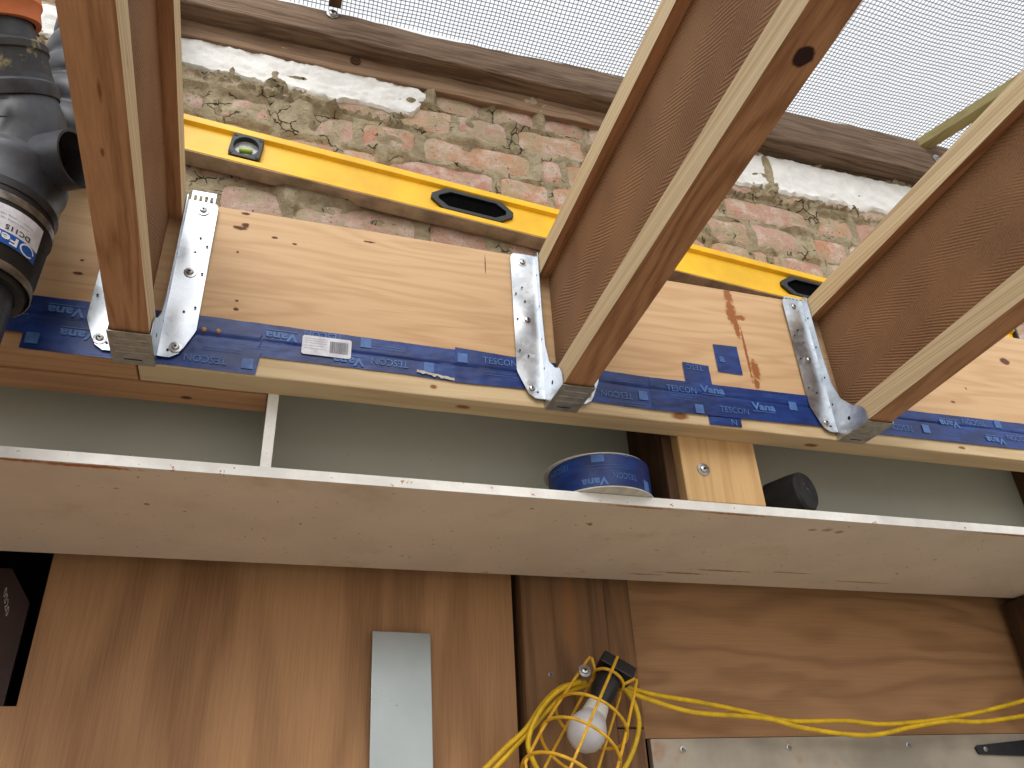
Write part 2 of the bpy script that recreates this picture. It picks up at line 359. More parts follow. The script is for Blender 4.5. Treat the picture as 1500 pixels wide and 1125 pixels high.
# ------------------------------------------------------------------ timber over the beam
def ragged_bar(x0, x1, prof, amp, sc, n=120, ends=True):
    mb = MB(); vs = []; k = len(prof)
    for i in range(n+1):
        x = x0+(x1-x0)*i/n
        for j, p in enumerate(prof):
            y, z = p(x) if callable(p) else p
            vs.append((x, y+amp*nz(x*sc, j*3.7, 1.3), z+amp*nz(x*sc, j*5.1+9, 7.7)))
    fs = [(i*k+j, i*k+(j+1) % k, (i+1)*k+(j+1) % k, (i+1)*k+j) for i in range(n) for j in range(k)]
    fs += [tuple(range(k)), tuple(range(n*k, (n+1)*k))[::-1]]
    mb.add(vs, fs); return mb
tag(ragged_bar(-.194, 2.6, [(1.1, .631), (1.152, .6315), (1.152, .694), (1.1, .6935)], .0008, 9).build('timber_plate', M['plate'], None, .0025),
    'pale softwood plate under the rim board, right of the butt joint', 'timber')
tag(ragged_bar(-1.6, -.1965, [(1.1005, .6325), (1.155, .633), (1.155, .694), (1.1005, .6935)], .0008, 9).build('timber_plate', M['packer'], None, .0025),
    'reddish timber plate at far left ending under the left joist hanger', 'timber')
tag(ragged_bar(-1.6, -.0095, [(1.157, .6308), (1.213, .631), (1.213, .70), (1.157, .70)], .0006, 9).build('timber_packer', M['packer'], None, .0015),
    'reddish timber packer tucked into the beam left of the white stiffener', 'timber')
tag(ragged_bar(-1.6, 2.6, [(1.1, .6945), (1.117, .6945), (1.117, .95), (1.1, .95)], .0007, 5).build('rim_board', M['rim'], None, .0015),
    'wide pale softwood rim board behind the joist hangers', 'board')
st = thing('timber_stud', 'pale vertical timber stud fixed in the beam recess beside the mallet', 'stud', (.79, 1.15, FT))
MB().box(.709, .868, 1.15, 1.305, FT+.001, .72).build('post', M['stud'], st, .002)
def screw_head(mb, p, n, r=.009, dark=None):
    mb.lathe(p, n, [(0, r*1.25), (.0015, r*1.2), (.002, r*.72), (.0045, r*.62), (.0055, r*.4), (.0055, .0001)], 20, 0)
    mb.lathe(Vector(p)+Vector(n).normalized()*.0057, n, [(0, r*.26), (.0001, .0001)], 8, 1)
m_ = MB(); screw_head(m_, (.7505, 1.1495, .569), (0, -1, 0), .010); m_.build('bolt', [M['screw'], M['dark']], st)
tag(MB().box(.688, .7075, 1.172, 1.305, FT+.001, .72).build('timber_stud', M['dark_shaded_timber'], None, .002), 'thin dark strip added as shade on the left side of the pale stud', 'stud')  # added strip; its dark colour paints the stud's shaded left side
tag(MB().box(1.69, 1.79, 1.2, 1.305, FT+.001, .72).build('timber_stud', M['dark_shaded_timber'], None, .002), 'timber stud with shade painted dark in the beam recess at the right edge', 'stud')  # shade of the recess is put into its colour

# ------------------------------------------------------------------ I-joists
JS = -.062
def jz(z, y): return z+JS*(y-1.018)
def joist(x0, x1, zb, label, n):
    t = thing('i_joist', label, 'joist', ((x0+x1)/2, 1.09, zb), 'I-joists hung from the rim board')
    ya, yb = -1.6, 1.088; fh, H = .043, .314
    def bar(a, b, z0, z1, name, mats, side):
        mb = MB()
        V = [(x, y, jz(z, y)) for y in (ya, yb) for z in (z0, z1) for x in (a, b)]
        mb.add(V, [(0, 1, 5, 4), (2, 6, 7, 3)], 0); mb.add(V, [(0, 4, 6, 2), (1, 3, 7, 5), (0, 2, 3, 1), (4, 5, 7, 6)], 1 if side else 0)
        bm = mb.build(name, mats, t)
        return bm
    bar(x0, x1, zb, zb+fh, 'bottom_flange', [M['flange_face'], M['flange_side']], True)
    bar(x0, x1, zb+H-fh, zb+H, 'top_flange', [M['flange_face'], M['flange_side']], True)
    c = (x0+x1)/2
    bar(c-.005, c+.005, zb+fh, zb+H-fh, 'web', [M['web']], False)
    return t
JX = [(-.222, -.172), (.437, .487), (1.021, 1.071)]
ZB = .6315
joist(*JX[0], ZB, 'left-hand timber I-joist beside the black soil pipe', 0)
joist(*JX[1], ZB, 'middle timber I-joist with a dark knot on its underside', 1)
joist(*JX[2], ZB, 'right-hand timber I-joist cut off by the right edge', 2)

# ------------------------------------------------------------------ joist hangers
def sheet_xz(mb, pts, y0, y1, mi=0): mb.prism(pts, lambda u, v, s: (u, y1 if s else y0, v), mi)
def hanger(x0, x1, label, comb, k):
    t = thing('joist_hanger', label, 'bracket', ((x0+x1)/2, 1.06, .6275), 'galvanised joist hangers on the rim board')
    zs = .6288
    seat = MB().box(x0-.0035, x1+.0035, 1.013, 1.098, zs-.0018, zs)
    so = seat.build('seat', M['galv_dull'], t, .0005)
    for yy in (1.030, 1.047, 1.064): MB().tube([(x0+.003, yy, zs-.002), (x1-.003, yy, zs-.002)], .0013, 6).build('rib', M['galv_dull'], so)
    MB().box((x0+x1)/2-.012, (x0+x1)/2+.012, 1.082, 1.0845, zs-.0022, zs-.0018).build('slot', M['dark'], so)
    for sgn in (-1, 1):
        xe = (x1 if sgn > 0 else x0)+sgn*.002
        X = lambda u: xe+sgn*u
        # side strap along the joist
        sp = [(1.099, zs+.0005), (1.013, zs+.0005), (1.013, .650), (1.020, .662), (1.040, .675), (1.062, .70), (1.074, .74), (1.077, .80), (1.077, .945), (1.083, .951), (1.099, .951)]
        mb = MB().prism(sp, lambda u, v, s: (X(.0012) if s else X(0), u, v))
        so = mb.build('side_strap', M['galv'], t)
        for (yy, zz, r) in ((1.086, .70, .0022), (1.087, .76, .0022), (1.087, .83, .0022), (1.087, .90, .0022), (1.055, .655, .0038)):
            MB().lathe((X(.0014), yy, zz), (sgn, 0, 0), [(0, r), (.0002, .0001)], 10).build('nail_hole', M['dark'], so)  # flat dark discs painted on as holes
        # back flange against the board, bowed slightly between the fixings
        out = [(.0, .644), (.016, .6435), (.024, .646), (.031, .653), (.047, .692), (.048, .72), (.048, .80), (.048, .88), (.047, .938), (.044, .946), (.0, .946)]
        nx, nzv = 9, 40; mb = MB(); vs = []
        def wmax(z):
            if z < .646: return .018
            if z < .653: return .024+(z-.646)/.007*.007
            if z < .692: return .031+(z-.653)/.039*.016
            if z > .938: return .048-(z-.938)*.4
            return .048
        for side in (0, 1):
            for j in range(nzv+1):
                z = .6435+(.9465-.6435)*j/nzv
                for i in range(nx+1):
                    q = i/nx; u = q*wmax(z)
                    d = .0006+.0022*math.sin(math.pi*min(1, u/.048))*(.5+.5*math.sin((z-.66)/.14*math.pi*2+k)) + (.0022*(1-q)**3)
                    vs.append((X(u), YL-.0048-d-(0 if side else .0011), z))
        n1 = (nx+1)*(nzv+1); fs = []
        for j in range(nzv):
            for i in range(nx):
                a = j*(nx+1)+i; fs += [(a, a+1, a+nx+2, a+nx+1), (n1+a, n1+a+nx+1, n1+a+nx+2, n1+a+1)]
        rim = [j*(nx+1)+nx for j in range(nzv+1)]
        fs += [(rim[j], rim[j+1], n1+rim[j+1], n1+rim[j]) for j in range(nzv)]
        fs += [(i, i+1, n1+i+1, n1+i) for i in range(nx)] + [(nzv*(nx+1)+i, nzv*(nx+1)+i+1, n1+nzv*(nx+1)+i+1, n1+nzv*(nx+1)+i) for i in range(nx)]
        mb.add(vs, fs, 0, True); fo = mb.build('back_flange', M['galv'], t)
        for (u, z) in ((.026, .928), (.024, .80), (.024, .661)):
            sm = MB(); screw_head(sm, (X(u), YL-.0072, z), (0, -1, 0), .0078); sm.build('screw', [M['screw'], M['dark']], t)
        for (u, z) in ((.030, .87), (.042, .855), (.026, .84), (.042, .80), (.041, .735), (.026, .725), (.014, .655)):
            MB().lathe((X(u), YL-.0092, z), (0, -1, 0), [(0, .0019), (.0003, .0001)], 10).build('nail_hole', M['dark'], fo)
        # slotted top tab
        if comb:
            h = comb; mb = MB()
            for a in range(5): mb.box(min(X(.004+a*.0085), X(.0075+a*.0085)), max(X(.004+a*.0085), X(.0075+a*.0085)), YL-.0060, YL-.0048, .9470, .946+h*.6)
            mb.box(min(X(.004), X(.042)), max(X(.004), X(.042)), YL-.0060, YL-.0048, .946+h*.6, .946+h)
            mb.build('top_tab', M['galv'], t)
    return t
hanger(*JX[0], 'galvanised joist hanger holding the left joist next to the soil pipe', .024, 0)
hanger(*JX[1], 'galvanised joist hanger holding the middle joist', 0.004, 1.5)
hanger(*JX[2], 'galvanised joist hanger holding the right-hand joist', .008, 3)

# ------------------------------------------------------------------ blue tape on the board joint
YT = YL-.0016
def crease(z, x): return .0022*math.exp(-((z-.6945-.0012*nz(x, 3, 1, 6))/.0016)**2)
def tape(name, poly_top, poly_bot, label, y=YT, nzv=26, seed=0, cr=True):
    """top/bottom edges as polylines (x,z) left to right"""
    x0, x1 = poly_top[0][0], poly_top[-1][0]
    def ev(p, x):
        for (a, b) in zip(p, p[1:]):
            if a[0] <= x <= b[0]: return a[1]+(b[1]-a[1])*(x-a[0])/max(1e-6, b[0]-a[0])
        return p[0][1] if x < p[0][0] else p[-1][1]
    n = max(6, int((x1-x0)/.006)); xs = [x0+(x1-x0)*i/n for i in range(n+1)]
    for p in poly_top[1:-1]+poly_bot[1:-1]: xs.append(p[0])
    xs = sorted(set(xs)); vs = []
    for x in xs:
        zt, zb = ev(poly_top, x)+.0005*nz(x, seed, 0, 40), ev(poly_bot, x)+.0005*nz(x, seed, 9, 40)
        for j in range(nzv+1):
            z = zb+(zt-zb)*j/nzv
            vs.append((x, y-.0004-.0006*nz(x, z*2, seed, 45)-.0004*nz(x, z, seed, 130)+(crease(z, x) if cr else 0), z))
    k = nzv+1; fs = [(i*k+j, (i+1)*k+j, (i+1)*k+j+1, i*k+j+1) for i in range(len(xs)-1) for j in range(nzv)]
    mb = MB(); mb.add(vs, fs, 0, True)
    o = mb.build(name, M['tape']); return tag(o, label, 'tape')
def pr(parent, items, y):
    for (t, x, z, r) in items:
        mb = MB(); fn = lambda u, v, x=x, z=z: (x+u, y-.0019, z+v)
        if t == '#':
            w, h = .0085, .009
            mb.add([fn(-w, -h), fn(w, -h), fn(w, h), fn(-w, h)], [(0, 1, 2, 3)]); mb.build('logo_square', M['print'], parent)
        elif t == '-':
            for k in range(2): put_text(mb, 'all purpose adhesive tape for airtight joints'[k*3:30+k*9], lambda u, v, k=k: fn(u, v-.0045*k), .055+.01*r, .0024)
            mb.build('small_print', M['print'], parent)['kind'] = 'stuff'
        else:
            w, h, b = {'TESCON': (.06, .0125, 0), 'Vana': (.05, .0155, .035), 'TESC': (.034, .0105, 0), 'a': (.012, .012, .03), 'N': (.011, .012, 0)}[t]
            put_text(mb, t, fn, w, h, r, b)
            if t == 'Vana':
                q = -1 if r else 1; fa, fb = -.010*q, -.0112*q
                mb.add([fn(-.024, fb), fn(.024, fb), fn(.024, fa), fn(-.024, fa)], [(0, 1, 2, 3)])
            mb.build('lettering', M['print'], parent)
t1 = tape('tape_strip', [(-.62, .722), (-.12, .7267), (.283, .7232)], [(-.62, .66), (-.347, .66), (-.3465, .634), (-.03, .6325), (-.0265, .665), (.20, .6645), (.283, .661)], 'long blue printed tape strip passing behind the left joist hanger')
pr(t1, [('Vana', -.3013, .7029, 1), ('Vana', -.2776, .6661, 1), ('#', -.3339, .652, 1), ('TESCON', -.1027, .6492, 1), ('#', -.043, .650, 1), ('Vana', .0017, .7056, 1), ('#', .1327, .7136, 1), ('Vana', .107, .6758, 1), ('TESCON', .1726, .6815, 1), ('#', .2364, .6817, 0), ('-', -.23, .638, 0), ('-', -.08, .672, 0), ('-', .17, .711, 0), ('-', -.03, .684, 0), ('TESCON', .0656, .7165, 1)], YT)
t2 = tape('tape_strip', [(.281, .7279), (.389, .7229), (.645, .7165)], [(.281, .660), (.3975, .6621), (.53, .6525), (.645, .650)], 'blue printed tape strip running behind the middle joist hanger', YT-.0007, seed=3)
pr(t2, [('#', .2931, .7075, 0), ('TESCON', .3585, .709, 0), ('TESCON', .57, .6716, 1), ('#', .6211, .676, 1), ('-', .36, .686, 0), ('-', .60, .658, 0), ('-', .60, .705, 0)], YT-.0007)
t4 = tape('tape_strip', [(.7132, .7603), (.7682, .7592)], [(.7132, .715), (.7682, .715)], 'short blue tape end standing up from the tape strip below the tape patch', YT+.0002, 8, 5, False)
pr(t4, [('TESC', .7369, .7503, 1)], YT+.0002)
t5 = tape('tape_strip', [(.7475, .656), (.814, .656)], [(.7475, .634), (.814, .6355)], 'short blue tape tab hanging over the timber plate left of the right hanger', YT+.0002, 8, 6, False)
pr(t5, [('N', .798, .6428, 0), ('-', .765, .647, -3)], YT+.0002)
t6 = tape('tape_patch', [(.7872, .8105), (.8398, .8121)], [(.7872, .7497), (.8398, .7491)], 'square blue tape patch stuck alone on the pale board', YT+.0002, 10, 8, False)
pr(t6, [('a', .80, .777, 0)], YT+.0002)
t3 = tape('tape_strip', [(.6375, .7167), (.9714, .7198), (1.2, .715), (1.62, .7195)], [(.6375, .650), (.98, .6552), (1.116, .6533), (1.62, .657)], 'blue printed tape strip running behind the right hanger to the right edge', YT-.0013, seed=9)
pr(t3, [('TESCON', .6999, .699, 0), ('Vana', .7641, .7055, 0), ('TESCON', .8028, .6675, 0), ('Vana', .8673, .6823, 0), ('#', .9335, .6915, 0), ('#', .73, .662, 0), ('Vana', 1.3047, .6951, 1), ('TESCON', 1.3703, .7051, 1), ('TESCON', 1.1762, .673, 1), ('#', 1.2389, .6768, 1), ('#', 1.4339, .7084, 1), ('Vana', 1.4127, .6688, 1), ('TESCON', 1.4765, .6801, 1), ('-', .90, .71, 0), ('-', .7, .683, 0), ('-', 1.29, .662, 0), ('-', 1.5, .70, 0)], YT-.0013)
for xx in (-.0911, -.112): MB().lathe((xx, YT-.0012, .7012), (0, -1, 0), [(0, .0042), (.0012, .0038), (.0026, .0025), (.0028, .0001)], 16).build('plug_hole', M['packer'], t1)
tp = MB(); n_ = 22
for q_ in range(n_): pass
tp.add([(.2162+.0625*i/n_, YT-.0030-.0012*(q_ == 0), .6735-.0084*i/n_+(-.004-.003*nz(i*.45, 5, 1) if q_ else .0025*nz(i*.37, 2, 2))) for i in range(n_+1) for q_ in (0, 1)], [(2*i, 2*i+2, 2*i+3, 2*i+1) for i in range(n_)])
tp.build('torn_backing', M['roll_paper'], t1)
lb = thing('barcode_label', 'white barcode sticker on the blue tape between the left and middle joists', 'sticker', (.07, YT, .695))
def rr(x0, x1, z0, z1, r, n=5):
    P = []
    for cx, cz, a in ((x1-r, z0+r, -90), (x1-r, z1-r, 0), (x0+r, z1-r, 90), (x0+r, z0+r, 180)):
        for i in range(n+1): an = R(a+90*i/n); P.append((cx+r*math.cos(an), cz+r*math.sin(an)))
    return P
mb = MB(); mb.prism(rr(.0335, .110, .6785, .7135, .004), lambda u, v, s: (u, YT-.0026-(.0003 if s else 0), v)); mb.build('paper', M['label'], lb)
mb = MB(); x = .0765; rnd = random.Random(3)
while x < .1045:
    w = rnd.choice((.0004, .0007, .00082)); mb.box(x, x+w, YT-.0033, YT-.0031, .6855, .707); x += w+rnd.choice((.0005, .0008))
mb.build('barcode', M['ink'], lb)['kind'] = 'stuff'
mb = MB()
for i, zz in enumerate((.708, .704, .700, .695, .690)): put_text(mb, 'printed roll description line text'[i*2:], lambda u, v, zz=zz: (.055+u, YT-.0032, zz+v), .034, .0018, 1)
mb.build('small_print', M['ink'], lb)['kind'] = 'stuff'

# ------------------------------------------------------------------ brick wall above
YW = 1.160; Q = 1.0087
rows = {.937: [], 1.012: [(-.127, -.021), (-.003, .221), (.249, .464)], 1.09: [(.979, 1.043), (1.06, 1.16)],
        1.163: [(.159, .379), (.396, .498), (.865, .975), (.991, 1.135), (1.15, 1.24)],
        1.24: [(.008, .093), (.111, .213), (.236, .463), (.491, .534), (.933, 1.157), (1.176, 1.279)],
        1.318: [(.182, .293), (.306, .416), (.44, .594)], 1.386: [(.252, .355), (.387, .485), (.50, .597)]}
bricks = []; rnd = random.Random(11)
for zc, lst in rows.items():
    lst = sorted(lst); got = list(lst); edges = [(-.75, lst[0][0]-.014)] if lst else [(-.75, 1.75)]
    for a, b in zip(lst, lst[1:]):
        if b[0]-a[1] > .06: edges.append((a[1]+.014, b[0]-.014))
    if lst: edges.append((lst[-1][1]+.014, 1.75))
    for a, b in edges:
        x = a
        while b-x > .04:
            w = rnd.choice((.104, .104, .215))+rnd.uniform(-.004, .004)
            if x+w > b-.04: w = b-x
            if w > .24: w = .104
            got.append((x, x+w)); x += w+rnd.uniform(.010, .016)
    for a, b in got: bricks.append((a*Q, b*Q, zc*Q-.0325+rnd.uniform(-.002, .002), zc*Q+.0325+rnd.uniform(-.003, .002)))
bw = thing('brick_wall', 'old brick wall with rough mortar behind the spirit level', 'wall', (.5, 1.2, FT))
def foamtop(x): return 1.41 if x < .5 else 1.436
def foambot(x):
    return 1.322+.010*nz(x, 2, 5, 14)+.008*nz(x, 8, 2, 45)+(.006 if x < -.1 else 0)
def infoam(x): return x < .232 or x > .93
def mort(x, z):
    d = -1
    for (a, b, c, e) in brow(z):
        d = max(d, min(x-a, b-x, z-c, e-z))
    n = nz(x, z, 0, 22); n2 = nz(x, z, 4, 70); n3 = nz(x, z, 9, 9)
    j = .0005+.0035*n+.003*n2+.0014*nz(x, z, 6, 150)
    if d > 0: j -= min(1, d/.010)*.012
    sm = max(0, n3-.10)*.05+max(0, n-.30)*.035
    if x < .1 and 1.13 < z < 1.36: sm += .012*min(1, (.1-x)/.09)*(1.05+n)
    j += min(.016, sm)
    if infoam(x) and foambot(x)-.03 < z < foambot(x)+.012: j += max(0, .007+.010*nz(x, z, 4, 120)+.008*n2)
    return j
def brow(z): return [b for b in bricks if b[2]-.02 < z < b[3]+.02]
mb = MB(); dx = .0045; nxx = int(2.5/dx); nzz = int(.56/dx); vs = []
for j in range(nzz+1):
    z = .90+j*dx
    for i in range(nxx+1):
        x = -.75+i*dx; vs.append((x, YW-mort(x, z), z))
k = nxx+1; mb.add(vs, [(j*k+i, j*k+i+1, (j+1)*k+i+1, (j+1)*k+i) for j in range(nzz) for i in range(nxx)], 0, True)
mo = mb.build('mortar', M['mortar'], bw); mo['kind'] = 'stuff'
MB().box(-1.6, 2.6, YW+.02, 1.40, .7365, 1.4515).build('wall_core', M['mortar'], bw)
for (a, b, c, e) in bricks:
    nx_, ny_ = max(3, int((b-a)/.018)), 5; mb = MB(); vs = []
    sd_ = rnd.uniform(0, 50); pr_ = rnd.uniform(-.0015, .003); tl = rnd.uniform(-.01, .01)
    for j in range(ny_+1):
        for i in range(nx_+1):
            x = a+(b-a)*i/nx_; z = c+(e-c)*j/ny_
            ed = (i in (0, nx_))+(j in (0, ny_))
            w = .0035*nz(x, z, sd_, 40)
            vs.append((x+.003*nz(z, sd_, 1, 50), YW-.002-pr_-.003*nz(x, z, sd_, 30)+w*.4+.004*ed+tl*(x-(a+b)/2), z+.0025*nz(x, sd_, 2, 40)))
    k = nx_+1; n0 = len(vs); fs = [(j*k+i, j*k+i+1, (j+1)*k+i+1, (j+1)*k+i) for j in range(ny_) for i in range(nx_)]
    loop = [i for i in range(nx_)]+[nx_+j*k for j in range(ny_)]+[ny_*k+nx_-i for i in range(nx_)]+[(ny_-j)*k for j in range(ny_)]
    vs += [(vs[q][0], YW+.03, vs[q][2]) for q in loop]; L = len(loop)
    fs += [(loop[i], n0+i, n0+(i+1) % L, loop[(i+1) % L]) for i in range(L)]
    mb.add(vs, fs, 0, True); mb.build('brick', M['brick'], bw)
def foam(xa, xb, label, top=None, bot=None):
    mb = MB(); n = int((xb-xa)/.006); nv = 18; vs = []
    for i in range(n+1):
        x = xa+(xb-xa)*i/n; zt = (top or foamtop(x))+.003*nz(x, 1, 1, 30); zb = (bot or foambot)(x) if not isinstance(bot, float) else bot
        ef = min(1, (x-xa)/.03+.1, (xb-x)/.03+.1)
        for j in range(nv+1):
            t = j/nv; z = zb+(zt-zb)*t; z = z if ef > .99 else (z-(zt+zb)/2)*ef+(zt+zb)/2+(1-ef)*.02
            y = YW-.0125-.005*nz(x, z, 3, 30)-.004*nz(x, z, 5, 90)+.006*(1 if j in (0,) else 0)
            vs.append((x+.003*nz(x, z, 8, 60), y, z))
    k = nv+1; f0 = len(vs); fs = [(i*k+j, (i+1)*k+j, (i+1)*k+j+1, i*k+j+1) for i in range(n) for j in range(nv)]
    vs += [(v[0], YW+.02, v[2]) for v in vs]
    fs += [(i*k, f0+i*k, f0+(i+1)*k, (i+1)*k) for i in range(n)]+[(j, j+1, f0+j+1, f0+j) for j in range(nv)]+[(n*k+j, f0+n*k+j, f0+n*k+j+1, n*k+j+1) for j in range(nv)]
    mb.add(vs, fs, 0, True); o = mb.build('plaster_band', M['foam']); return tag(o, label, 'plaster')
foam(-.70, .236, 'rough white plaster band left of the middle joist under the old rail')
foam(.93, 1.75, 'rough white plaster band right of the middle joist under the old rail')
tag(MB().box(-1.2, -.30, YW+.012, YW+.03, 1.425, 1.9).build('white_wall', M['foam'], None, .004), 'white speckled wall glimpsed above the black pipes', 'wall')

# old timbers over the wall
rl = thing('timber_rail', 'weathered grey timber rail fixed along the top of the brick wall', 'rail', (.5, 1.11, 1.452))
ztop = lambda x: 1.527+.045*max(0, min(1, (x-.2)/1.2))
ragged_bar(-.30, 2.1, [lambda x: (1.103, 1.452+.004*nz(x, 3, 3, 5)), (1.20, 1.452), lambda x: (1.20, ztop(x)), lambda x: (1.11, ztop(x)+.004), lambda x: (1.098, ztop(x)-.01+.006*nz(x, 1, 6, 6)), lambda x: (1.0955, 1.485+.006*nz(x, 1, 1, 4))], .0022, 22, 260).build('rail_body', M['rail'], rl, .003)
for p in ((.028, 1.095, 1.508), (1.585, 1.094, 1.505)):
    m_ = MB(); screw_head(m_, p, (0, -1, -.05), .010); m_.build('screw', [M['screw'], M['dark']], rl)
tag(ragged_bar(-.30, .72, [(1.142, 1.403), (1.1585, 1.403), (1.1585, 1.4515), (1.142, 1.4515)], .0025, 16, 120).build('timber_plank', M['plank'], None, .002), 'old brown plank under the rail above the left brickwork', 'plank')
tag(MB().lathe((.085, 1.140, 1.437), (0, -1, 0), [(0, .011), (.002, .011), (.002, .006), (.004, .005), (.004, .0001)], 16).build('rusty_screw', M['dark_shaded_timber']), 'rusty dark screw head in the old brown plank', 'screw')

# wire mesh roof
mesh_o = thing('wire_mesh', 'dark square wire mesh stretched overhead against the white sky', 'mesh', (.7, 1.13, 1.58))
mb = MB(); ZM = 1.579; PX = .0092
def mz(x, y): return ZM+.006*nz(x, y, 0, 3)+.0025*nz(x, y, 5, 11)+.02*max(0, 1.05-y)*0
def mx(x, y): return .007*nz(x, y, 11, 4)+.002*nz(x, y, 2, 17)
def my(x, y): return .007*nz(x, y, 23, 4)+.002*nz(x, y, 31, 17)
def ribbon(P, r):
    vs = []; n = len(P)
    for i, p in enumerate(P):
        t = (P[min(n-1, i+1)]-P[max(0, i-1)]).normalized(); s_ = t.cross(Vector((0, 0, 1))).normalized()
        vs += [p+s_*r, p-s_*r*.5+Vector((0, 0, r*.87)), p-s_*r*.5-Vector((0, 0, r*.87))]
    mb.add(vs, [(i*3+a, i*3+(a+1) % 3, i*3+3+(a+1) % 3, i*3+3+a) for i in range(n-1) for a in range(3)])
y = .42
while y < 1.135:
    ribbon([Vector((x+mx(x, y), y+my(x, y), mz(x, y))) for x in [-.1+i*.02 for i in range(103)]], .00082); y += PX
x = -.1
while x < 1.96:
    ribbon([Vector((x+mx(x, yy), yy+my(x, yy), mz(x, yy)+.001)) for yy in [.42+i*.02 for i in range(37)]], .00082); x += PX
wo_ = mb.build('wires', M['wire'], mesh_o); wo_['kind'] = 'stuff'
tag(MB().box(.018, .044, .35, 1.094, 1.528, 1.556).build('timber_batten', M['batten_dark'], None, .002), 'short dark batten meeting the old rail at the top', 'batten')
mb = MB(); a, b = Vector((1.555, 1.13, 0)), Vector((1.70, .76, 0)); d = (b-a).normalized(); s_ = Vector((-d.y, d.x, 0))*.018
mb.add([(p.x, p.y, z) for z in (1.545, 1.572) for p in (a-s_, a+s_, b+s_, b-s_)], [(3, 2, 1, 0), (4, 5, 6, 7), (0, 1, 5, 4), (1, 2, 6, 5), (2, 3, 7, 6), (3, 0, 4, 7)])
tag(mb.build('timber_batten', M['batten'], None, .002), 'pale green treated batten behind the right-hand joist', 'batten')

# ------------------------------------------------------------------ spirit level
tilt = math.atan(.091); x0L = -.285
lv = thing('spirit_level', 'long yellow spirit level tilted across the brickwork behind the joists', 'level', (x0L, 1.118, 1.0335-.091*(x0L-.334)), None, (0, tilt, 0))
LL, LH, LT = 1.92, .084, .038
prof = [(.0, .0), (.0, .011), (.009, .016), (.009, .066), (.0, .070), (.0, LH), (LT, LH), (LT, .070), (LT-.009, .066), (LT-.009, .016), (LT, .011), (LT, .0)]
MB().prism(prof, lambda u, v, s: (LL if s else 0, u, v+.0004)).build('body', M['yellow'], lv, .0012)
MB().box(0, LL, .0015, LT-.0015, -.001, .0002).build('base', M['level_base'], lv)
for e_ in (-.006, LL+.0003):
    MB().box(e_, e_+.0057, -.001, LT+.001, -.0005, LH+.001).build('end_cap', M['black_plastic'], lv, .001)
def ring(mb, outer, inner, y0, y1):
    n = len(outer)
    vs = [(u, y1, v) for u, v in outer]+[(u, y0, v) for u, v in outer]+[(u, y0, v) for u, v in inner]+[(u, y1, v) for u, v in inner]
    fs = []
    for i in range(n):
        j = (i+1) % n
        for q in range(3): fs.append((q*n+i, q*n+j, (q+1)*n+j, (q+1)*n+i))
    mb.add(vs, fs)
def handhole(cx):
    w, h = .082, .026; cz = .041
    o_ = [(-w, .006), (-w, -.006), (-w+.026, -h), (w-.026, -h), (w, -.006), (w, .006), (w-.026, h), (-w+.026, h)]
    i_ = [(u*.82, v*.70) for u, v in o_]
    mb = MB(); ring(mb, [(cx+u, cz+v) for u, v in o_], [(cx+u, cz+v) for u, v in i_], .002, .0092)
    fr = mb.build('hand_hole', M['black_plastic'], lv, .0012)
    mb = MB(); mb.prism([(cx+u*.84, cz+v*.72) for u, v in o_], lambda u, v, s: (u, .0088 if s else .0082, v)); p = mb.build('recess', M['pocket'], fr); p.matrix_parent_inverse = Matrix.Identity(4)
handhole(.325-x0L); handhole(1.09-x0L)
cx, cz = -.100-x0L, .041
mb = MB(); o_ = []; i_ = []
for q_ in range(56):
    an = 2*math.pi*q_/56; k_ = .0275/(abs(math.cos(an))**9+abs(math.sin(an))**9)**(1/9)
    o_.append((cx+k_*math.cos(an), cz+k_*math.sin(an))); i_.append((cx+.0215*math.cos(an), cz+.0215*math.sin(an)))
ring(mb, o_, i_, -.002, .0092); fr = mb.build('vial_frame', M['black_plastic'], lv, .001); fr.matrix_parent_inverse = Matrix.Identity(4)
def sub(o): o.matrix_parent_inverse = Matrix.Identity(4); return o
sub(MB().lathe((cx, .0088, cz), (0, -1, 0), [(0, .0215), (.0004, .0001)], 24).build('window', M['clear'], fr))
sub(MB().lathe((cx-.012, .0078, cz-.005), (1, 0, .2), [(0, .0001), (.001, .006), (.023, .006), (.024, .0001)], 14).build('vial', M['vial'], fr))
for a_, b_ in ((-1, -1), (1, -1), (-1, 1), (1, 1)):
    sub(MB().lathe((cx+a_*.0225, -.0022, cz+b_*.0215), (0, -1, 0), [(0, .0035), (.0008, .003), (.0002, .001), (.0002, .0001)], 12).build('screw', M['black_plastic'], fr))

# ------------------------------------------------------------------ soil stack at the left
PX_, PY_ = -.386, .975
sp = thing('soil_pipe', 'black plastic soil pipe with branch boss left of the joists', 'pipe', (PX_, PY_, -1.75))
MB().lathe((PX_, PY_, -1.75), (0, 0, 1), [(0, .055), (2.62, .055)], 48).build('lower_pipe', M['pipe'], sp)
MB().lathe((PX_, PY_, .762), (0, 0, 1), [(0, .060), (.0, .074), (.010, .0775), (.016, .075), (.050, .075), (.056, .0785), (.068, .0785), (.074, .070), (.09, .066)], 48).build('socket', M['pipe'], sp)
up0 = Vector((-.396, .962, .925)); ud = Vector((-.32, -.55, .77)).normalized()
MB().tube([(PX_, PY_, .83), (PX_, PY_, .88), (PX_-.001, PY_-.004, .895), up0, up0+ud*.015, up0+ud*.035], [.067, .068, .068, .066, .063, .061], 44).build('bend', M['pipe'], sp)
MB().lathe(up0+ud*.022, ud, [(0, .060), (.0, .065), (.010, .0675), (.018, .0675), (.022, .064), (.03, .064)], 44).build('collar', M['pipe'], sp)
MB().lathe(up0+ud*.048, ud, [(0, .0635), (.035, .0635), (.037, .0665), (.046, .067), (.050, .064), (.054, .058)], 44).build('muddy_socket', M['dirty_pipe'], sp)
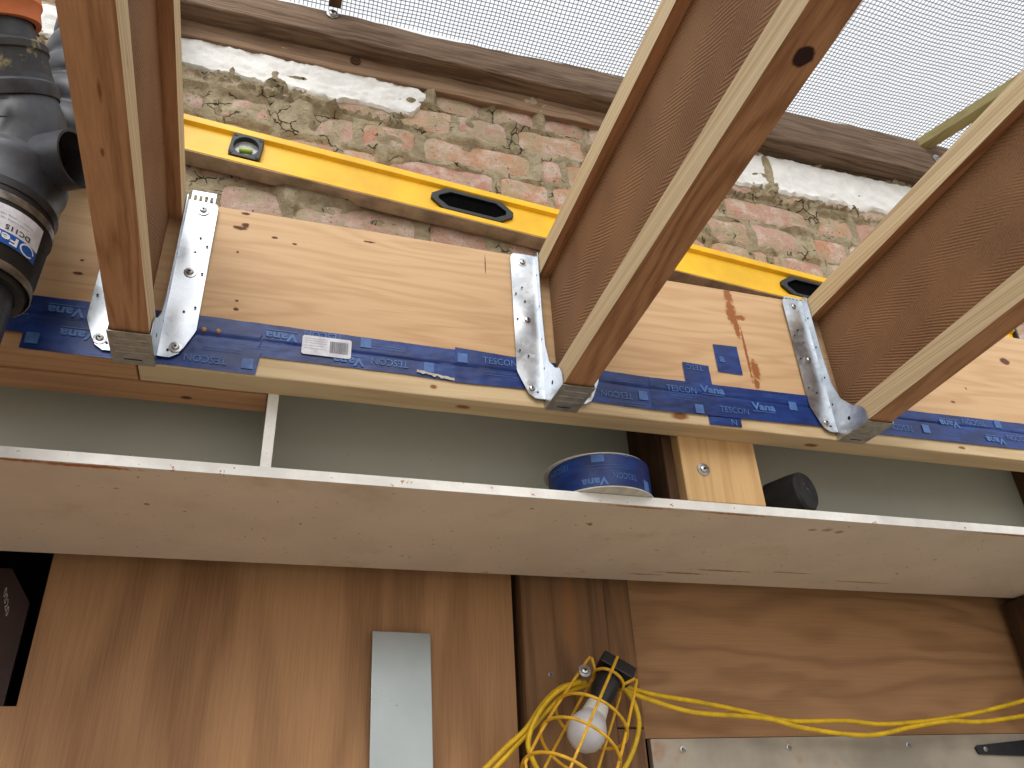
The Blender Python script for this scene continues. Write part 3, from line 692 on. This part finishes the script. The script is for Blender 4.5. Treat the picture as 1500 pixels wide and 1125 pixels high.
MB().lathe(up0+ud*.09, ud, [(0, .0555), (.08, .0555)], 44).build('upper_pipe', M['pipe'], sp)
oc = MB().lathe(up0+ud*.126, ud, [(0, .058), (0, .066), (.02, .069), (.024, .073), (.05, .074), (.056, .070), (.085, .070), (.09, .06), (.09, .001)], 44).build('orange_cap', M['orange'])
tag(oc, 'orange plastic cap on top of the black soil pipe', 'pipe cap')
bd = Vector((.88, -.46, .0)).normalized(); bo = Vector((PX_+.03, PY_-.012, .846))
MB().lathe(bo, bd, [(0, .040), (.070, .040), (.070, .0365), (.03, .0365), (.03, .001)], 36).build('branch', M['pipe'], sp)
# rubber coupling with clamp bands and label
cp = thing('rubber_coupling', 'black rubber coupling with a white and blue label round the soil pipe', 'coupling', (PX_, PY_, .64))
MB().lathe((PX_, PY_, .635), (0, 0, 1), [(0, .056), (0, .066), (.012, .068), (.014, .071), (.030, .071), (.034, .073), (.095, .0745), (.098, .076), (.118, .076), (.121, .073), (.134, .072), (.134, .057)], 56).build('sleeve', M['rubber'], cp)
for zc in (.642, .737): MB().lathe((PX_, PY_, zc), (0, 0, 1), [(0, .0716 if zc < .7 else .0764), (0, .0724 if zc < .7 else .0772), (.012, .0724 if zc < .7 else .0772), (.012, .0716 if zc < .7 else .0764)], 56).build('clamp_band', M['clamp'], cp)
A0 = math.atan2(-.98, .39)
def cyl(r, z0): return lambda u, v: (PX_+r*math.cos(A0+u/r), PY_+r*math.sin(A0+u/r), z0+v)
def patch(u0, u1, v0, v1, r, zc):
    f = cyl(r, zc); n = 24; mb = MB(); mb.add([f(u0+(u1-u0)*i/n, v) for i in range(n+1) for v in (v0, v1)], [(2*i, 2*i+2, 2*i+3, 2*i+1) for i in range(n)], 0, True); return mb
lab = patch(-.13, .068, -.030, .026, .0755, .705).build('label', M['label'], cp)
patch(-.13, .068, -.030, -.012, .0757, .705).build('blue_band', M['blue_ink'], lab)
f = cyl(.0761, .705); mb = MB()
put_text(mb, 'Fernco', lambda u, v: f(u+.004, v-.021), .066, .0125, 1, .03)
mb.add([f(.052+.009*r_*math.cos(a)*1.3, -.021+.0085*r_*math.sin(a)) for a in [i*math.pi/10 for i in range(19)] for r_ in (.8, 1)], [(2*i, 2*i+1, 2*i+3, 2*i+2) for i in range(18)])
mb.build('brand_lettering', M['white'], lab)
mb = MB(); put_text(mb, 'DC115', lambda u, v: f(u+.034, v-.005), .034, .0075, 1, .02)
for k, (uu, vv, ww) in enumerate(((.02, .006, .05), (.02, .012, .06), (-.02, .018, .05))): put_text(mb, 'flexible coupling 100-115mm', lambda u, v, uu=uu, vv=vv: f(u+uu, v+vv), ww, .0022, 1)
mb.build('size_lettering', M['ink'], lab)['kind'] = 'stuff'
# ribbed duct behind the stack
rp = []
for i in range(9):
    z = i*.06; rp += [(z, .069), (z+.006, .069), (z+.010, .072), (z+.020, .076), (z+.034, .077), (z+.048, .075), (z+.056, .071)]
tag(MB().lathe((-.355, 1.068, .962), (.03, -.03, 1), rp, 48).build('ribbed_duct', M['pipe']), 'black ribbed plastic duct standing behind the soil pipe', 'duct')

# ------------------------------------------------------------------ things resting on the bottom plate
RX, RY, RR = .572, 1.212, .090
rl_ = thing('tape_roll', 'roll of blue printed tape lying on the beam plate', 'tape', (RX, RY, FT+.001))
zt0 = FT+.0012
MB().lathe((RX, RY, zt0+.0025), (0, 0, 1), [(0, .05), (0, RR), (.060, RR), (.060, .05)], 64).build('wound_tape', M['tape'], rl_)
MB().lathe((RX, RY, zt0), (0, 0, 1), [(0, .038), (0, RR+.003), (.0022, RR+.003), (.0022, .038)], 64).build('liner', M['roll_paper'], rl_)
MB().lathe((RX-.004, RY+.004, zt0+.0628), (0, 0, 1), [(0, .038), (0, RR+.003), (.0022, RR+.003), (.0022, .038)], 64).build('liner', M['roll_paper'], rl_)
RA = math.atan2(-RY, -RX)
fr_ = lambda u, v: (RX+(RR+.0006)*math.cos(RA+u/RR), RY+(RR+.0006)*math.sin(RA+u/RR), zt0+.0025+v)
def wrap(t, u, v, w, h, r, b=0, nm='lettering'):
    mb = MB(); put_text(mb, t, lambda a, c: fr_(u+a, v+c), w, h, r, b); mb.build(nm, M['print'], rl_)
wrap('TESCON', .048, .020, .045, .011, 1); wrap('Vana', -.006, .010, .046, .014, 1, .03); wrap('TESCON', -.075, .047, .05, .011, 1); wrap('all purpose adhesive tape', .02, .034, .07, .0022, 1, 0, 'small_print'); wrap('for airtight building joints', .018, .039, .07, .0022, 1, 0, 'small_print')
def sq(u, v, w, h):
    n = 5; mb = MB(); mb.add([fr_(u-w/2+w*i/n, v+q*h/2) for i in range(n+1) for q in (-1, 1)], [(2*i, 2*i+2, 2*i+3, 2*i+1) for i in range(n)]); mb.build('logo_square', M['print'], rl_)
sq(.002, .052, .022, .014); sq(.098, .012, .018, .02); wrap('Vana', .045, .058, .04, .004, 1, .03)
ml = thing('rubber_mallet', 'scuffed black rubber mallet lying on the beam plate beside the pale stud', 'mallet', (.95, 1.2, FT))
md = Vector((.38, -.90, 0)).normalized()
mc = Vector((.952, 1.195, FT+.041))
MB().lathe(mc-md*.035, md, [(0, .001), (0, .034), (.005, .0385), (.05, .0395), (.074, .0385), (.079, .034), (.079, .001)], 36).build('head', M['mallet'], ml)
MB().tube([mc+Vector((.03, .03, -.02)), mc+Vector((.16, .06, -.026)), mc+Vector((.30, .075, -.027))], [.011, .0125, .014], 14).build('handle', M['handle'], ml)
tag(MB().lathe((-.522, 1.27, FT+.055), (.5, -.8, 0), [(0, .001), (0, .02), (.006, .023), (.02, .023), (.02, .019), (.01, .019), (.01, .001)], 24).build('bottle_cap', M['green']), 'small green plastic cap at the far left in the beam recess', 'cap')

# ------------------------------------------------------------------ lower wall
pl = thing('plywood_sheet', 'left plywood wall sheet with a square opening at its left', 'plywood', (.1, 1.58, -1.75))
MB().prism([(-.354, .715), (-.354, .242), (-1.6, .242), (-1.6, -1.74), (.532, -1.74), (.532, .715)], lambda u, v, s: (u, 1.632 if s else 1.62, v)).build('panel', M['ply'], pl)
tag(MB().box(.806, 1.96, 1.62, 1.632, .1780, .715).build('plywood_sheet', M['ply_side']), 'right plywood wall sheet behind the yellow cables', 'plywood')
sh = thing('metal_sheet', 'grey weathered sheet panel with screws under the right plywood', 'panel', (1.4, 1.58, -1.75))
MB().box(.815, 2.2, 1.615, 1.632, -1.74, .1765).build('panel', M['sheet'], sh, .001)
for x in (.886, 1.142, 1.458):
    m_ = MB(); screw_head(m_, (x, 1.6148, .1555), (0, -1, 0), .0055); m_.build('screw', [M['screw'], M['dark']], sh)
po = thing('timber_post', 'weathered brown timber post below the beam behind the cage lamp', 'post', (.63, 1.57, -1.75))
MB().box(.547, .740, 1.604, 1.70, -1.74, .715).build('front_board', M['post'], po, .003)
MB().box(.7415, .804, 1.610, 1.70, .198, .715).build('side_board', M['post'], po, .003)
MB().box(.7415, .801, 1.609, 1.70, -1.74, .196).build('side_board', M['post'], po, .003)
m_ = MB(); m_.lathe((.603, 1.6038, .299), (0, -1, 0), [(0, .006), (.0006, .0045), (.0003, .0001)], 16); m_.build('screw', M['clamp'], po)
m_ = MB(); m_.lathe((.603, 1.6028, .299), (0, -1, 0), [(0, .002), (.0003, .0001)], 8); m_.build('screw_hole', M['dark'], po)
tag(MB().box(1.862, 2.05, 1.47, 1.60, -1.74, .485).build('timber_post', M['dark_shaded_timber'], None, .003), 'timber post with shade painted dark at the right edge below the beam', 'post')  # shadow tone comes from the dark material colour
cv = MB().box(-2.2, -.2, 1.90, 1.95, -.6, .72); cv.box(-2.2, -.2, 1.67, 1.95, .721, .735); cv.box(-.22, -.2, 1.64, 1.90, -.6, .72); cv.box(-2.2, -2.17, 1.64, 1.90, -.6, .72); cv.box(-2.2, -.2, 1.64, 1.95, -.62, -.6)  # closed dark box added to keep the left opening in shade
struct(cv.build('wall_cavity', M['cavity_shade']))
struct(MB().box(-.19, 3.4, 1.72, 1.75, -1.74, .72).build('shade_backing', M['cavity_shade']))  # added dark panel so the gaps beside the post look shaded
rb = thing('red_board', 'dark red board with chalk writing inside the black opening', 'board', (-.5, 1.66, .1))
MB().prism([(-1.2, .512), (-.436, .499), (-.392, .436), (-.392, .0), (-1.2, .0)], lambda u, v, s: (u, 1.712 if s else 1.70, v)).build('panel', M['red_board'], rb)
mb = MB(); put_text(mb, '0S20', lambda u, v: (-.430+.05*v*2+u*.3, 1.6975, .436+v-u*.9), .05, .016, 0); mb.build('chalk_writing', M['chalk'], rb)
tag(MB().prism([(.236, .377), (.352, .375), (.374, -1.1), (.250, -1.1)], lambda u, v, s: (u, (1.600 if s else 1.612)-(.369-v)*.05, v)).build('steel_strip', M['strip'], None, .0012), 'scratched grey steel strip leaning upright against the plywood', 'strip')
hg = thing('strap_hinge', 'black strap hinge on the grey panel at the lower right', 'hinge', (1.6, 1.575, .14))
MB().prism([(1.646, .137), (1.651, .133), (1.95, .121), (1.95, .172), (1.651, .1525), (1.643, .1475)], lambda u, v, s: (u, 1.6085 if s else 1.614, v)).build('strap', M['black_plastic'], hg, .0008)
m_ = MB(); screw_head(m_, (1.668, 1.6082, .1432), (0, -1, 0), .0045); m_.build('screw', [M['screw'], M['dark']], hg)

# ------------------------------------------------------------------ cage lamp and cables
lp = thing('cage_lamp', 'yellow wire cage work lamp with white bulb hanging on the post', 'lamp', (.66, 1.50, .2))
T0 = Vector((.694, 1.515, .281)); ax = Vector((-.56, -.28, -.78)).normalized()
u_ = Vector((1, 0, 0)); u_ = (u_-ax*u_.dot(ax)).normalized(); w_ = ax.cross(u_)
def cp_(t, r, a): return T0+ax*t+(u_*math.cos(a)+w_*math.sin(a))*r
MB().lathe(T0+ax*.0, ax, [(0, .001), (0, .024), (.035, .026), (.05, .024), (.07, .021), (.07, .001)], 30).build('socket', M['black_plastic'], lp)
MB().lathe(T0+ax*.0705, ax, [(0, .019), (.004, .0215), (.03, .0245)], 30).build('bulb_neck', M['bulb_neck'], lp)
MB().lathe(T0+ax*.1008, ax, [(0, .0247), (.012, .0305), (.024, .0355), (.040, .036), (.055, .031), (.066, .020), (.071, .007), (.0715, .0002)], 32).build('bulb', M['bulb'], lp)
NW = 5; prof = [(.012, .031), (-.008, .048), (-.007, .052), (.002, .054), (.05, .0605), (.10, .067), (.15, .073), (.20, .077), (.26, .078), (.285, .06), (.295, .02)]
for i in range(NW):
    a = 2*math.pi*(i+.35)/NW; MB().tube([cp_(t, r, a) for t, r in prof], .0029, 8).build('cage_wire', M['cage'], lp)
for t, r in ((.012, .031), (.112, .0705), (.172, .0765), (.25, .0800)):
    MB().tube([cp_(t, r, 2*math.pi*k/40) for k in range(40)], .0030, 8, 0, True).build('cage_ring', M['cage'], lp)
hb = MB(); h0 = T0-ax*.012+Vector((.012, .012, .004)); e1 = (u_*1.0).normalized(); 
hb.add([h0+e1*a*.036+w_*b*.024+ax*c*.014 for c in (-1, 1) for b in (-1, 1) for a in (-1, 1)], [(0, 2, 3, 1), (4, 5, 7, 6), (0, 1, 5, 4), (2, 6, 7, 3), (0, 4, 6, 2), (1, 3, 7, 5)])
hb.build('handle_block', M['black_plastic'], lp, .003)
sc = thing('long_screw', 'long silver screw sticking out of the post above the lamp', 'screw', (.655, 1.55, .285))
sd2 = Vector((-.02, -1, .28)).normalized(); s0 = Vector((.636, 1.603, .258))
MB().tube([s0+sd2*t for t in (0, .06, .097, .107)], [.0034, .0034, .0034, .003], 10).build('shank', M['clamp'], sc)
m_ = MB(); screw_head(m_, s0+sd2*.107, sd2, .0105); m_.build('head', [M['screw'], M['dark']], sc)
def cable(pts, label, r=.0050):
    P = [Vector(p) for p in pts]; out = []
    for i in range(len(P)-1):
        p0, p1, p2, p3 = P[max(0, i-1)], P[i], P[i+1], P[min(len(P)-1, i+2)]
        for k in range(10):
            t = k/10; out.append(.5*((2*p1)+(p2-p0)*t+(2*p0-5*p1+4*p2-p3)*t*t+(3*p1-p0-3*p2+p3)*t**3))
    out.append(P[-1]); return tag(MB().tube(out, r, 10).build('yellow_cable', M['cable']), label, 'cable', 'yellow lamp cables')
cable([(0.7437, 1.55, 0.2654), (0.8056, 1.55, 0.2512), (0.8968, 1.55, 0.2382), (0.9974, 1.55, 0.2208), (1.1081, 1.55, 0.2004), (1.254, 1.55, 0.1994), (1.3408, 1.55, 0.1919), (1.4724, 1.55, 0.198), (1.5935, 1.55, 0.2117), (1.6789, 1.55, 0.2246), (1.838, 1.55, 0.2534)], 'yellow cable running right from the lamp, ending higher at the right edge')
cable([(0.7405, 1.545, 0.258), (0.801, 1.545, 0.2374), (0.8901, 1.545, 0.2166), (1.0479, 1.545, 0.2054), (1.1427, 1.545, 0.1848), (1.2937, 1.545, 0.1699), (1.4262, 1.545, 0.1865), (1.5245, 1.545, 0.197), (1.6209, 1.545, 0.1949), (1.8126, 1.545, 0.2131)], 'yellow cable running right from the lamp, dipping lowest over the grey panel')
cable([(0.6513, 1.54, 0.2722), (0.603, 1.54, 0.2643), (0.5628, 1.54, 0.2367), (0.5212, 1.54, 0.1885), (0.4768, 1.54, 0.154), (0.4132, 1.54, 0.0971), (0.3511, 1.54, 0.0151)], 'yellow cable hanging down left of the cage lamp, outer of the pair')
cable([(0.6559, 1.545, 0.2693), (0.6142, 1.545, 0.2563), (0.5751, 1.545, 0.2276), (0.5338, 1.545, 0.189), (0.4873, 1.545, 0.1475), (0.4336, 1.545, 0.0969), (0.3763, 1.545, 0.0141)], 'yellow cable hanging down left of the cage lamp, inner of the pair')
cable([(0.6358, 1.53, 0.2729), (0.5841, 1.53, 0.2525), (0.5423, 1.53, 0.2109), (0.522, 1.53, 0.1673), (0.5281, 1.53, 0.1361), (0.5517, 1.53, 0.0928), (0.597, 1.53, 0.0044)], 'yellow cable looping round the left of the cage lamp')
cable([(0.7319, 1.535, 0.2615), (0.749, 1.535, 0.2334), (0.7542, 1.535, 0.1957), (0.7401, 1.535, 0.1566), (0.7135, 1.535, 0.1178), (0.6656, 1.535, 0.0675), (0.612, 1.535, 0.0039)], 'yellow cable looping round the right of the cage lamp')
